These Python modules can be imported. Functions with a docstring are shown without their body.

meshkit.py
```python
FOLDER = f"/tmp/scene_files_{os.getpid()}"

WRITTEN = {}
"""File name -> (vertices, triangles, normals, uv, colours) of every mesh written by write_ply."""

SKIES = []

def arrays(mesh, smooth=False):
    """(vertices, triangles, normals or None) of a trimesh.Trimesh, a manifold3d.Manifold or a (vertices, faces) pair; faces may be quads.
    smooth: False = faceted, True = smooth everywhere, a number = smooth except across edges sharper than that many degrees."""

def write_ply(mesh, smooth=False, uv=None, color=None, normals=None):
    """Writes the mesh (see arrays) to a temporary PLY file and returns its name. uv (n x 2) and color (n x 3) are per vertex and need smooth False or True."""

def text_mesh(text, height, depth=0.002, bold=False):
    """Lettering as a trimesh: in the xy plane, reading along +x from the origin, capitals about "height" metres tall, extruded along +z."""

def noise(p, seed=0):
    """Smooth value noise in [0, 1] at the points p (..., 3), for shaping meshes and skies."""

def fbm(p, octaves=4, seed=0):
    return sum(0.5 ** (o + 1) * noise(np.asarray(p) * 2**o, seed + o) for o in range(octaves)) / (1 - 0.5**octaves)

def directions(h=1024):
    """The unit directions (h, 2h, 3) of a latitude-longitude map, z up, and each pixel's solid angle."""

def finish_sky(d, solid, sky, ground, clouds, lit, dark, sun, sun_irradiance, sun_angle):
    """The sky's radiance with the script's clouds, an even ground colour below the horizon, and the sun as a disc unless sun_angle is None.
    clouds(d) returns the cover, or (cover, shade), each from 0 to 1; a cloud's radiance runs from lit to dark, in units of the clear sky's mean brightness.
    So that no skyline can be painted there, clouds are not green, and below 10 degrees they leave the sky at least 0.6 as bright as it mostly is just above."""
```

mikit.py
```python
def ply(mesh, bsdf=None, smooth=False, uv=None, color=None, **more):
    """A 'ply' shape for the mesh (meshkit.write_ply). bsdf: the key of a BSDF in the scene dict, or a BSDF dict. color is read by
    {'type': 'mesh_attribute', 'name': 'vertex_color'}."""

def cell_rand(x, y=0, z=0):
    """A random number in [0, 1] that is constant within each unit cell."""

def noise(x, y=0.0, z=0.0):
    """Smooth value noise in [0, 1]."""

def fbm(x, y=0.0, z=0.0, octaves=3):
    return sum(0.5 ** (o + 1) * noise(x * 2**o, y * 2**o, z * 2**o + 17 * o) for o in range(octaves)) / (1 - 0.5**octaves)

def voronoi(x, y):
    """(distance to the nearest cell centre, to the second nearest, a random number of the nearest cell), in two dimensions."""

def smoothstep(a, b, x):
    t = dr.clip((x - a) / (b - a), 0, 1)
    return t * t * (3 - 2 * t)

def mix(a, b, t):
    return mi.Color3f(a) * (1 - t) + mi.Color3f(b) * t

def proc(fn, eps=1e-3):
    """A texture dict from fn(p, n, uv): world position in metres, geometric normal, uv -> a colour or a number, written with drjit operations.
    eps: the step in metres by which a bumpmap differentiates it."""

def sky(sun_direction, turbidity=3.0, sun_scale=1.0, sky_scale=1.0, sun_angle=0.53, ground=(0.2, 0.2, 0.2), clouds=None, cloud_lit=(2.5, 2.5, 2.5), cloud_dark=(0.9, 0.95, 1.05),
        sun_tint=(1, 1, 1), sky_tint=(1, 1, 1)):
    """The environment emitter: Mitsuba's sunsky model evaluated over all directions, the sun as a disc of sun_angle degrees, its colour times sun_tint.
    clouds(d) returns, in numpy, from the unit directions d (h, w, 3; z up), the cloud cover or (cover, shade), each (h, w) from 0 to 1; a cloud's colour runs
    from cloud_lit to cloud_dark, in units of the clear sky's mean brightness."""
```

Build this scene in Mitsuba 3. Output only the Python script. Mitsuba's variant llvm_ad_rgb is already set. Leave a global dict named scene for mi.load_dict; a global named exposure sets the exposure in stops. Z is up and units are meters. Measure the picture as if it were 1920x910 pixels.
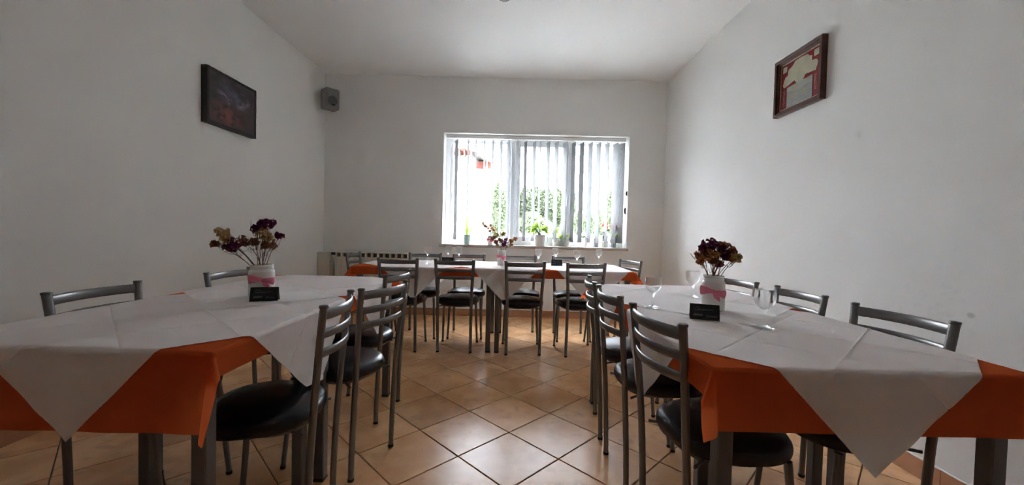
import math, random
import numpy as np, trimesh, shapely
import mitsuba as mi, drjit as dr
import mikit, meshkit
from mikit import ply, proc, noise, fbm, voronoi, cell_rand, smoothstep, mix
from shapely.geometry import Polygon, box as sbox
T = mi.ScalarTransform4f
random.seed(7); RNG = np.random.default_rng(7)
scene, labels = {}, {}

# ------------------------------------------------------------------ camera, sky, exposure
CAM_H, F_PX = 1.075, 744.6
pitch, yaw, roll = -0.0265, -0.0028, 0.0245
fw = np.array([math.sin(yaw)*math.cos(pitch), math.cos(yaw)*math.cos(pitch), math.sin(pitch)])
rt = np.array([math.cos(yaw), -math.sin(yaw), 0.0])
up0 = np.cross(rt, fw)
upv = -math.sin(roll)*rt + math.cos(roll)*up0
eye = np.array([0, 0, CAM_H])
scene['camera'] = {'type': 'perspective', 'fov': math.degrees(2*math.atan(960/F_PX)), 'fov_axis': 'x', 'near_clip': 0.05,
                   'to_world': T().look_at(origin=eye.tolist(), target=(eye+fw).tolist(), up=upv.tolist())}
exposure = 8.05
scene['sky'] = mikit.sky((0.3, -0.5, 0.8), turbidity=4.0, sun_scale=0.0, sky_scale=1.0, ground=(0.20, 0.20, 0.19),
                         clouds=lambda d: (np.clip(0.93 + 0.07*meshkit.fbm(d*3.0, 3, 5), 0, 1), np.clip(1.0 - np.clip(d[..., 2], 0, 1)*1.0 - 0.2*(meshkit.fbm(d*2.5, 3, 9)-.5), 0, 1)),
                         cloud_lit=(1.92, 2.07, 2.27), cloud_dark=(0.76, 0.83, 0.93))

# ------------------------------------------------------------------ materials
def rgb(*c): return {'type': 'rgb', 'value': list(c)}
def two(d): return {'type': 'twosided', 'bsdf': d}
def pri(color, rough, metal=0.0, **k): return two({'type': 'principled', 'base_color': color if isinstance(color, dict) else rgb(*color), 'roughness': rough, 'metallic': metal, **k})
def mat(name, d): scene['mat_'+name] = d
def wall_col(p, n, uv):
    v = 0.97 + 0.05*fbm(p.x*2.2, p.y*2.2, p.z*2.2, 3)
    s1 = smoothstep(0.022, 0.006, dr.sqrt(dr.square(p.y-1.62)+dr.square((p.z-0.78)*1.3))) * smoothstep(1.7, 1.8, p.x)
    s2 = smoothstep(0.30, 0.05, dr.sqrt(dr.square(p.y-1.75)+dr.square((p.z-0.80)*1.6))) * smoothstep(1.7, 1.8, p.x) * smoothstep(0.55, 0.75, noise(p.y*60, p.z*60))
    return mi.Color3f(0.815, 0.82, 0.80)*v*(1-0.30*s1-0.04*s2)
mat('wall', two({'type': 'diffuse', 'reflectance': proc(wall_col)}))
mat('wall_front', two({'type': 'diffuse', 'reflectance': rgb(.22, .14, .09)}))
mat('ceiling', two({'type': 'diffuse', 'reflectance': rgb(.83, .835, .82)}))
TILE, TA = 0.3386, -0.789
TX, TY = 0.0023, 2.1028
def tile_col(p, n, uv):
    ca, sa = math.cos(TA), math.sin(TA)
    u = ((p.x-TX)*ca + (p.y-TY)*sa)/TILE
    v = ((p.x-TX)*sa - (p.y-TY)*ca)/TILE
    r = cell_rand(u, v, 3)
    cloud = fbm(p.x*7+r*31, p.y*7, p.z*3+r*9, 4)
    vein = fbm(p.x*22, p.y*22, r*17, 3)
    c = mix((0.62, 0.320, 0.140), (0.74, 0.455, 0.240), smoothstep(0.25, 0.75, cloud))
    c = mix(c, (0.50, 0.26, 0.13), 0.45*smoothstep(0.55, 0.8, vein))
    return c*(0.90+0.18*r)
mat('tile', pri(proc(tile_col), 0.27, 0.0, specular=0.27, clearcoat=0.06, clearcoat_gloss=0.9))
mat('skirting', pri(proc(lambda p, n, uv: mix((0.42, 0.20, 0.10), (0.52, 0.28, 0.16), fbm(p.x*9, p.y*9, p.z*12, 3))), 0.3, specular=0.5))
mat('grout', two({'type': 'diffuse', 'reflectance': rgb(.17, .11, .075)}))
mat('white_paint', pri((.80, .80, .79), 0.4))
mat('pvc', pri((.82, .83, .84), 0.35))
mat('sill', pri(proc(lambda p, n, uv: mix((.42, .37, .32), (.55, .50, .45), noise(p.x*160, p.y*160, p.z*160))), 0.35))
mat('metal', pri((.185, .18, .175), 0.32, 0.68, specular=0.5))
mat('metal_dark', pri((.15, .145, .14), 0.42, 0.55, specular=0.5))
mat('rubber', pri((.02, .02, .02), 0.6))
mat('vinyl', pri((.004, .004, .005), 0.30, specular=0.45))
mat('vinyl_brown', pri((.020, .016, .0155), 0.36, specular=0.5))
mat('wood_top', pri((.30, .22, .15), 0.5))
S_TOP = 1.0
def topper_col(p, n, uv): return mi.Color3f(.965, .94, .925)*(0.97+0.07*fbm(uv.x*11, uv.y*11, 3.0, 3))
mat('topper', {'type': 'principledthin', 'base_color': proc(topper_col), 'roughness': 0.42, 'diff_trans': 0.55, 'eta': 1.5, 'sheen': 0.8})
mat('orange', {'type': 'principledthin', 'base_color': proc(lambda p, n, uv: mi.Color3f(.70, .150, .048)*(0.9+0.2*fbm(p.x*14, p.y*14, p.z*14, 3))),
               'roughness': 0.8, 'diff_trans': 0.95, 'eta': 1.3})
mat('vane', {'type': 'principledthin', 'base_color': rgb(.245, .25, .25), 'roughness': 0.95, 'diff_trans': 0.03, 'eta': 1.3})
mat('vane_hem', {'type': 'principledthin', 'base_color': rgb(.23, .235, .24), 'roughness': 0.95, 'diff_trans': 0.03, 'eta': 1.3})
mat('pane', {'type': 'thindielectric', 'int_ior': 1.5})
mat('glass', {'type': 'dielectric', 'int_ior': 1.5})
mat('jar', pri((.74, .74, .70), 0.45))
mat('jar_thread', pri((.62, .64, .58), 0.18, specular=0.6))
mat('ribbon', pri((.72, .20, .28), 0.55, sheen=0.5))
mat('black_card', pri((.012, .012, .013), 0.4))
mat('grey_print', pri((.16, .16, .17), 0.6))
mat('stem', pri((.17, .075, .05), 0.8))
def petal(c): return {'type': 'principledthin', 'base_color': rgb(*c), 'roughness': 0.8, 'diff_trans': 0.4, 'eta': 1.3}
mat('fl_purple', petal((.13, .03, .07))); mat('fl_brown', petal((.30, .14, .08))); mat('fl_ochre', petal((.50, .34, .16)))
mat('fl_rust', petal((.46, .19, .06))); mat('fl_red', petal((.70, .04, .05)))
mat('leaf_light', {'type': 'principledthin', 'base_color': rgb(.34, .50, .10), 'roughness': 0.5, 'diff_trans': 1.0, 'eta': 1.35})
mat('leaf_dark', {'type': 'principledthin', 'base_color': rgb(.085, .10, .065), 'roughness': 0.7, 'diff_trans': 0.4, 'eta': 1.3})
mat('leaf_mid', {'type': 'principledthin', 'base_color': rgb(.12, .145, .085), 'roughness': 0.7, 'diff_trans': 0.5, 'eta': 1.3})
mat('bark', pri((.13, .10, .07), 0.9))
mat('mint', pri((.52, .74, .66), 0.35))
mat('pot_white', pri((.78, .78, .76), 0.35))
mat('pot_grey', pri((.30, .32, .34), 0.5))
mat('soil', pri((.05, .035, .025), 0.9))
mat('radiator', pri((.66, .62, .54), 0.4))
mat('rad_slot', pri((.15, .13, .09), 0.8))
mat('dark_plastic', pri((.05, .05, .05), 0.6))
mat('speaker_grey', pri((.17, .17, .165), 0.45))
mat('speaker_dark', pri((.075, .075, .072), 0.6))
mat('frame_black', pri((.010, .010, .010), 0.45))
mat('frame_wood', pri(proc(lambda p, n, uv: mix((.045, .016, .011), (.10, .038, .024), fbm(p.x*40, p.y*9, p.z*30, 3))), 0.3, specular=0.5))
mat('frame_lip', pri((.34, .235, .165), 0.35))
mat('poster_red', pri((.19, .010, .012), 0.5, specular=.2)); mat('poster_cream', pri(proc(lambda p, n, uv: mix((.34, .325, .22), (.44, .42, .30), fbm(p.y*30, p.z*30, 1.0, 3))), 0.4))
def poster_pic(p, n, uv):
    t = (p.z-1.99)/0.20
    sea = mix((.30, .31, .29), (.46, .47, .43), fbm(p.y*22, p.z*110, 0.0, 3))
    sky = mix((.50, .49, .40), (.44, .46, .45), fbm(p.y*14, p.z*18, 2.0, 3))
    c = mix(sea, sky, smoothstep(0.42, 0.52, t+0.10*noise(p.y*12)))
    boat = smoothstep(0.10, 0.03, dr.abs(p.z-2.105+0.2*(p.y-2.66)*(p.y-2.66)*8))*smoothstep(0.11, 0.05, dr.abs(p.y-2.655))*smoothstep(0.38, 0.60, fbm(p.y*34, p.z*44, 4.0, 3))
    return mix(c, (.52, .43, .15), 0.8*boat)*0.68
mat('poster_pic', pri(proc(poster_pic), 0.5, specular=.2))
def canvas(p, n, uv):
    y, z = (p.y-3.32)/0.285, (p.z-2.08)/0.215
    f = fbm(y*2.6+3, z*2.6, 1.0, 5); g = fbm(y*5+9, z*5, 4.0, 4)
    blue = smoothstep(1.0, 0.0, dr.sqrt(dr.square((y-0.05)*1.1)+dr.square((z-0.25)*1.5)))
    red = smoothstep(0.9, 0.0, dr.sqrt(dr.square((y+0.25)*1.0)+dr.square((z+0.55)*1.3)))
    c = mix((.022, .018, .020), (.050, .038, .042), g)
    c = mix(c, (.10, .10, .16), blue*smoothstep(0.28, 0.62, f))
    c = mix(c, (.20, .055, .035), red*smoothstep(0.25, 0.58, g))
    c = mix(c, (.04, .02, .02), 0.6*smoothstep(0.5, 0.8, fbm(y*3, z*3, 8.0, 3)))
    return mix(c, (.24, .23, .27), blue*smoothstep(0.58, 0.80, g))
mat('canvas', pri(proc(canvas), 0.45))
mat('house_white', pri((.80, .79, .76), 0.8)); mat('house_red', pri((.17, .05, .035), 0.8)); mat('roof_grey', pri((.12, .11, .10), 0.8))
mat('roof_red', pri((.42, .17, .13), 0.8)); mat('win_frame', pri((.20, .065, .055), 0.5)); mat('win_glass', pri((.045, .10, .15), 0.15, specular=0.2))
mat('win_dark', pri((.07, .07, .065), 0.4)); mat('asphalt', pri((.20, .20, .19), 0.9)); mat('dark_wood', pri((.07, .055, .045), 0.8))

# ------------------------------------------------------------------ helpers
def add(key, mesh, m, smooth=False, uv=None, to=None):
    d = ply(mesh, 'mat_'+m, smooth=smooth, uv=uv)
    if to is not None: d['to_world'] = to
    scene[key] = d
    return d
def tag(key, label=None, cat=None, group=None, kind=None):
    d = labels.setdefault(key, {})
    for k, v in (('label', label), ('category', cat), ('group', group), ('kind', kind)):
        if v: d[k] = v
_used = {}
def num(name):
    k = name
    i = 0
    while k in _used: i += 1; k = f'{name}_{i:03d}'
    _used[k] = 1
    return k
def cbox(x0, x1, y0, y1, z0, z1, r=0.002):
    P = []
    for sx in (0, 1):
        for sy in (0, 1):
            for sz in (0, 1):
                c = np.array([(x0, x1)[sx], (y0, y1)[sy], (z0, z1)[sz]], float); d = np.array([1-2*sx, 1-2*sy, 1-2*sz])*r
                for k in range(3):
                    q = c + d; q[k] = c[k]; P.append(q)
    return trimesh.convex.convex_hull(np.array(P))
def bx(x0, x1, y0, y1, z0, z1):
    m = trimesh.creation.box(extents=[x1-x0, y1-y0, z1-z0]); m.apply_translation([(x0+x1)/2, (y0+y1)/2, (z0+z1)/2]); return m
cat_ = trimesh.util.concatenate
def tube(path, ra, rb=None, n=12, ref=(0, 0, 1), caps=True):
    """sweep an ellipse: ra along ref-ish axis b, rb along the other axis; radii may be arrays"""
    P = np.asarray(path, float); m = len(P)
    ra = np.broadcast_to(np.asarray(ra, float), m); rb = ra if rb is None else np.broadcast_to(np.asarray(rb, float), m)
    t = np.gradient(P, axis=0); t /= np.linalg.norm(t, axis=1, keepdims=True)
    ref = np.asarray(ref, float)
    s = np.cross(t, ref); bad = np.linalg.norm(s, axis=1) < 1e-3
    if bad.any(): s[bad] = np.cross(t[bad], [1, 0, 0.01])
    s /= np.linalg.norm(s, axis=1, keepdims=True); b = np.cross(s, t)
    a = np.arange(n)/n*2*np.pi
    V = (P[:, None] + b[:, None]*(ra[:, None]*np.cos(a))[..., None] + s[:, None]*(rb[:, None]*np.sin(a))[..., None]).reshape(-1, 3)
    F = []
    i = np.arange(n); j = (i+1) % n
    for k in range(m-1):
        F += [np.c_[k*n+i, k*n+j, (k+1)*n+j], np.c_[k*n+i, (k+1)*n+j, (k+1)*n+i]]
    if caps:
        V = np.vstack([V, P[0], P[-1]])
        F += [np.c_[j, i, i*0+m*n], np.c_[(m-1)*n+i, (m-1)*n+j, i*0+m*n+1]]
    me = trimesh.Trimesh(V, np.vstack(F), process=False)
    if me.volume < 0: me.invert()
    return me
def lathe(prof, n=32):
    prof = np.asarray(prof, float); a = np.arange(n)/n*2*np.pi
    V = np.stack([prof[:, None, 0]*np.cos(a), prof[:, None, 0]*np.sin(a), np.broadcast_to(prof[:, None, 1], (len(prof), n))], -1).reshape(-1, 3)
    F = []; i = np.arange(n); j = (i+1) % n
    for k in range(len(prof)-1):
        F += [np.c_[k*n+i, k*n+j, (k+1)*n+j], np.c_[k*n+i, (k+1)*n+j, (k+1)*n+i]]
    m = trimesh.Trimesh(V, np.vstack(F), process=False); m.merge_vertices(); m.update_faces(m.nondegenerate_faces())
    return m
def at(mesh, x, y, z, rz=0.0):
    m = mesh.copy(); m.apply_transform(trimesh.transformations.rotation_matrix(rz, [0, 0, 1])); m.apply_translation([x, y, z]); return m
def TW(x, y, z, rz=0.0): return T().translate([x, y, z]).rotate([0, 0, 1], math.degrees(rz))
def smooth_path(pts, n=14):
    from scipy.interpolate import CubicSpline
    P = np.asarray(pts, float); t = np.r_[0, np.cumsum(np.linalg.norm(np.diff(P, axis=0), axis=1))]
    return CubicSpline(t, P)(np.linspace(0, t[-1], n))
def prism(poly, z0, z1, c=0.0):
    """convex polygon (n,2) extruded, top edge chamfered by c"""
    P = np.asarray(poly, float); n = len(P)
    if c > 0:
        q = Polygon(P).buffer(-c, join_style=2)
        if q.is_empty or q.geom_type != 'Polygon' or len(q.exterior.coords)-1 != n: c = 0
    if c > 0:
        Q = np.asarray(q.exterior.coords)[:-1]
        if Polygon(Q).exterior.is_ccw != Polygon(P).exterior.is_ccw: Q = Q[::-1]
        k = np.argmin(np.linalg.norm(Q-P[0], axis=1)); Q = np.roll(Q, -k, axis=0)
        L = [np.c_[P, np.full(n, z0)], np.c_[P, np.full(n, z1-c*0.7)], np.c_[Q, np.full(n, z1)]]
    else: L = [np.c_[P, np.full(n, z0)], np.c_[P, np.full(n, z1)]]
    V = np.vstack(L); F = []
    i = np.arange(n); j = (i+1) % n
    for k in range(len(L)-1): F += [np.c_[k*n+i, k*n+j, (k+1)*n+j], np.c_[k*n+i, (k+1)*n+j, (k+1)*n+i]]
    e = (len(L)-1)*n
    F += [np.array([[e, e+a, e+a+1] for a in range(1, n-1)]), np.array([[0, a+1, a] for a in range(1, n-1)])]
    m = trimesh.Trimesh(V, np.vstack(F), process=False)
    if m.volume < 0: m.invert()
    return m

# ------------------------------------------------------------------ room shell
XL, XR, YB, YF, HC = -2.3937, 1.8767, 5.0, -5.5, 2.9943
WX0, WX1, WZ0, WZ1 = -0.8975, 1.4243, 0.9034, 2.2999
add('floor', bx(XL-.2, XR+.2, YF-.2, YB+.1, -.20, -.006), 'grout'); tag('floor', kind='structure')
add('ceiling', bx(XL-.2, XR+.2, YF-.2, YB+.35, HC, HC+.2), 'ceiling'); tag('ceiling', kind='structure')
add('wall_left', bx(XL-.2, XL, YF-.2, YB+.35, -.2, HC), 'wall'); tag('wall_left', kind='structure')
add('wall_right', bx(XR, XR+.2, YF-.2, YB+.35, -.2, HC), 'wall'); tag('wall_right', kind='structure')
hole = sbox(XL, -.2, XR, HC).difference(sbox(WX0, WZ0, WX1, WZ1))
wb = trimesh.creation.extrude_polygon(hole, .35); wb.apply_transform(np.array([[1, 0, 0, 0], [0, 0, 1, YB], [0, 1, 0, 0], [0, 0, 0, 1.]]))
if wb.volume < 0: wb.invert()
add('wall_back', wb, 'wall'); tag('wall_back', kind='structure')
add('wall_front', bx(XL, XR, YF-.2, YF, -.2, HC), 'wall_front'); tag('wall_front', kind='structure')
# floor tiles, each a part of the floor
ca, sa = math.cos(TA), math.sin(TA)
U, V_ = np.array([ca, sa]), np.array([sa, -ca])
room = sbox(XL+.001, 0.0, XR-.001, YB-.001)
g = 0.0026; k = 0
for i in range(-22, 24):
    for j in range(-22, 24):
        c = np.array([TX, TY]) + TILE*((i+.5)*U + (j+.5)*V_)
        h = TILE/2 - g
        q = Polygon([c+h*(a*U+b*V_) for a, b in ((-1, -1), (1, -1), (1, 1), (-1, 1))]).intersection(room)
        if q.is_empty or q.area < 2e-4: continue
        pts = np.asarray(shapely.geometry.polygon.orient(q).exterior.coords)[:-1]
        dz = RNG.normal(0, 0.00025)
        add('floor__tile' + (f'_{k:03d}' if k else ''), prism(pts, -.008, dz, 0.0022), 'tile'); k += 1
add('floor__plain_tiling', bx(XL+.001, XR-.001, YF+.001, -.003, -.008, 0), 'tile')
# skirting tiles along the walls
def skirt(key, a, b, inward):
    a, b = np.array(a, float), np.array(b, float); L = np.linalg.norm(b-a); d = (b-a)/L; nrm = np.array(inward, float)
    n = int(math.ceil(L/TILE)); s = 0
    for q in range(n):
        e = min(L, s+TILE)
        p = [a+d*(s+.0012), a+d*(e-.0012)]
        poly = [p[0], p[1], p[1]+nrm*.009, p[0]+nrm*.009]
        add(key+'__tile'+(f'_{q:03d}' if q else ''), prism(poly, 0.0, .0905, .002), 'skirting'); s = e
    tag(key, kind='structure')
    m = [a+d*.0, a+d*L, a+d*L+nrm*.006, a+nrm*.006]
    add(key+'__caulk', prism(m, .0905, .0945), 'white_paint')
skirt('baseboard_back', (XL+.012, YB), (XR-.012, YB), (0, -1))
skirt('baseboard_right', (XR, 0.0), (XR, YB-.0005), (-1, 0))
skirt('baseboard_left', (XL, 0.0), (XL, YB-.0005), (1, 0))

# ------------------------------------------------------------------ window
tag('window_1', 'white window in three sashes with vertical blind, in the back wall', kind='structure')
def rect_frame(x0, x1, z0, z1, w, y0, y1, r=.004):
    return cat_([cbox(x0, x0+w, y0, y1, z0, z1, r), cbox(x1-w, x1, y0, y1, z0, z1, r), cbox(x0+w, x1-w, y0, y1, z0, z0+w, r), cbox(x0+w, x1-w, y0, y1, z1-w, z1, r)])
FY = YB + .20
fr = rect_frame(WX0, WX1, WZ0, WZ1, .055, FY, FY+.07)
mull = [-0.02, 0.72]
add('window_1__frame', cat_([fr] + [cbox(x-.03, x+.03, FY, FY+.07, WZ0+.055, WZ1-.055, .004) for x in mull]), 'pvc')
xs = [WX0+.055, mull[0]-.03, mull[0]+.03, mull[1]-.03, mull[1]+.03, WX1-.055]
for q in range(3):
    a, b = xs[2*q], xs[2*q+1]; sfx = f'_{q:03d}' if q else ''
    w = .07 if q == 1 else .035
    yy = FY-.018 if q == 1 else FY+.015
    add('window_1__sash'+sfx, rect_frame(a-.008*(q == 1), b+.008*(q == 1), WZ0+.047, WZ1-.047, w, yy, FY+.06), 'pvc')
    pm = bx(a+w-.01, b-w+.01, FY+.030, FY+.0301, WZ0+.047+w-.01, WZ1-.047-w+.01)
    pv = np.array([[a+w-.01, FY+.03, WZ0+.04+w], [b-w+.01, FY+.03, WZ0+.04+w], [b-w+.01, FY+.03, WZ1-.04-w], [a+w-.01, FY+.03, WZ1-.04-w]])
    add('window_1__sash'+sfx+'__pane', (pv, np.array([[0, 1, 2], [0, 2, 3]])), 'pane')
add('window_1__sash_001__handle', cat_([cbox(.69-.012, .69+.012, FY-.03, FY-.018, 1.50, 1.60, .003), cbox(.69-.01, .69+.01, FY-.055, FY-.04, 1.43, 1.56, .004), bx(.684, .696, FY-.045, FY-.02, 1.54, 1.556)]), 'pvc')
add('window_1__sill', cbox(WX0-.03, WX1+.018, YB-.035, FY, WZ0-.034, WZ0+.001, .006), 'sill')
# vertical blind
tag('vertical_blind', 'white fabric vertical blind with turned vanes hanging in the window', 'blind')
BY = YB + .105
add('vertical_blind__head_rail', cbox(WX0+.015, WX1-.015, BY-.022, BY+.022, WZ1-.045, WZ1-.003, .004), 'white_paint')
nv = 21
vx = [ -0.725, -0.585, -0.49, -0.383, -0.271, -0.163, -0.070, 0.041, 0.147, 0.260, 0.325, 0.438, 0.546, 0.653, 0.760, 0.868, 0.975, 1.080, 1.187, 1.296, 1.385 ]
vz0 = 0.962
for q in range(nv):
    deg = 75 + RNG.normal(0, 1.2)
    if q == 0: deg = 64
    if q in (2, 3): deg = 78
    if q == nv-1: deg = 60
    if q == 10: deg = 85
    a = math.radians(deg); d = np.array([math.cos(a), -math.sin(a)])
    w = .0630
    s = np.linspace(-1, 1, 9)
    bow = 0.006*(1-s**2)
    nrm = np.array([-d[1], d[0]])
    zz = np.array([vz0+.05, 1.3, 1.7, 2.0, WZ1-.062])
    def strip(zz, off=0.0, ww=w, tw=0.0):
        P = []
        for z in zz:
            P.append(np.c_[(d[0]*s*ww + nrm[0]*(bow+off)), (d[1]*s*ww + nrm[1]*(bow+off)), np.full(9, z)])
        P = np.array(P); n_ = len(zz)
        F = [[r*9+c_, r*9+c_+1, (r+1)*9+c_+1] for r in range(n_-1) for c_ in range(8)] + [[r*9+c_, (r+1)*9+c_+1, (r+1)*9+c_] for r in range(n_-1) for c_ in range(8)]
        return trimesh.Trimesh(P.reshape(-1, 3), np.array(F), process=False)
    cx_ = vx[q] - d[0]*w
    key = 'vertical_blind__vane' + (f'_{q:03d}' if q else '')
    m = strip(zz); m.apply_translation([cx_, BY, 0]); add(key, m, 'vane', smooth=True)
    h1 = strip(np.array([vz0, vz0+.05]), 0.0015); h2 = strip(np.array([vz0, vz0+.05]), -0.0015)
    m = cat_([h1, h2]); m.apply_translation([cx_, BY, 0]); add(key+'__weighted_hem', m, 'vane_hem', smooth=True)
    m = bx(-.006, .006, -.0015, .0015, WZ1-.068, WZ1-.044); m.apply_translation([cx_, BY, 0]); add(key+'__hook', m, 'white_paint')
cord = smooth_path([(1.335, BY-.05, WZ1-.04), (1.333, BY-.052, 2.0), (1.322, BY-.055, 1.75), (1.340, BY-.052, 1.45), (1.325, BY-.055, 1.2), (1.337, BY-.05, 1.05)], 40)
add('vertical_blind__cord', cat_([tube(cord, .0018, n=6)]+[trimesh.creation.icosphere(1, .0042).apply_translation(p) for p in cord[::1]]), 'white_paint', smooth=True)
# small fittings on the right window reveal
for (z0, z1, y0, lab) in ((1.565, 1.625, 5.03, 'small dark grey hinge clip on the right window reveal, the upper of two'), (1.335, 1.42, 5.075, 'slim dark grey cord cleat on the right window reveal, the lower of two')):
    k = num('cord_cleat')
    add(k, cat_([cbox(WX1-.012, WX1, y0, y0+.016, z0, z1, .003), cbox(WX1-.02, WX1-.010, y0+.003, y0+.013, z0+.012, z1-.012, .002)]), 'speaker_dark')
    tag(k, lab, 'cord cleat')

# ------------------------------------------------------------------ tables
def table(key, x0, x1, y0, y1, insets, label, joint=0.0, j2=0.0, j3=0.0):
    add(key+'__tabletop', cbox(x0, x1, y0, y1, .722, .745, .003), 'wood_top')
    i = .035
    add(key+'__apron', cat_([cbox(x0+i, x1-i, y0+i, y0+i+.022, .672, .722), cbox(x0+i, x1-i, y1-i-.022, y1-i, .672, .722), cbox(x0+i, x0+i+.022, y0+i+.022, y1-i-.022, .672, .722), cbox(x1-i-.022, x1-i, y0+i+.022, y1-i-.022, .672, .722)]), 'metal_dark')
    il, ir, iy0, iy1 = insets; L = .042; q = 0
    for xa, ya in ((x0+il, y0+iy0), (x0+il+joint, y1-iy1-L), (x1-ir-L, y0+iy0), (x1-ir-L, y1-iy1-L)):
        if j2 and xa < (x0+x1)/2 and ya > (y0+y1)/2: xa += j2
        if j3 and xa < (x0+x1)/2 and ya < (y0+y1)/2: xa += j3
        if True:
            s = f'_{q:03d}' if q else ''
            add(key+'__leg'+s, cbox(xa, xa+L, ya, ya+L, .012, .7215, .004), 'metal_dark')
            add(key+'__leg'+s+'__foot_cap', cbox(xa-.001, xa+L+.001, ya-.001, ya+L+.001, 0.001, .014, .003), 'rubber'); q += 1
    tag(key, label, 'table')
table('dining_table', -1.575, -.775, 1.02, 1.615, (.02, .042, .035, .025), 'near table of the left pair under the orange cloth, nearest the camera at left', .085)
table('dining_table_001', -1.575, -.775, 1.62, 2.64, (.05, .0, .02, .09), 'far table of the left pair, behind the vase by the left wall')
table('dining_table_002', .515, 1.32, .995, 1.59, (.035, .008, .035, .025), 'near table of the right pair under the orange cloth, nearest the camera at right', 0.0, .25)
table('dining_table_003', .515, 1.32, 1.595, 2.58, (.0, .02, .02, .06), 'far table of the right pair, behind the vase by the right wall', 0.0, 0.0, .27)
table('dining_table_004', -1.40, -.168, 3.45, 4.25, (.03, .015, .035, .035), 'left half of the long table under the window, beside the radiator')
table('dining_table_005', -.162, 1.07, 3.45, 4.25, (.015, .03, .035, .035), 'right half of the long table under the window')

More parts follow.
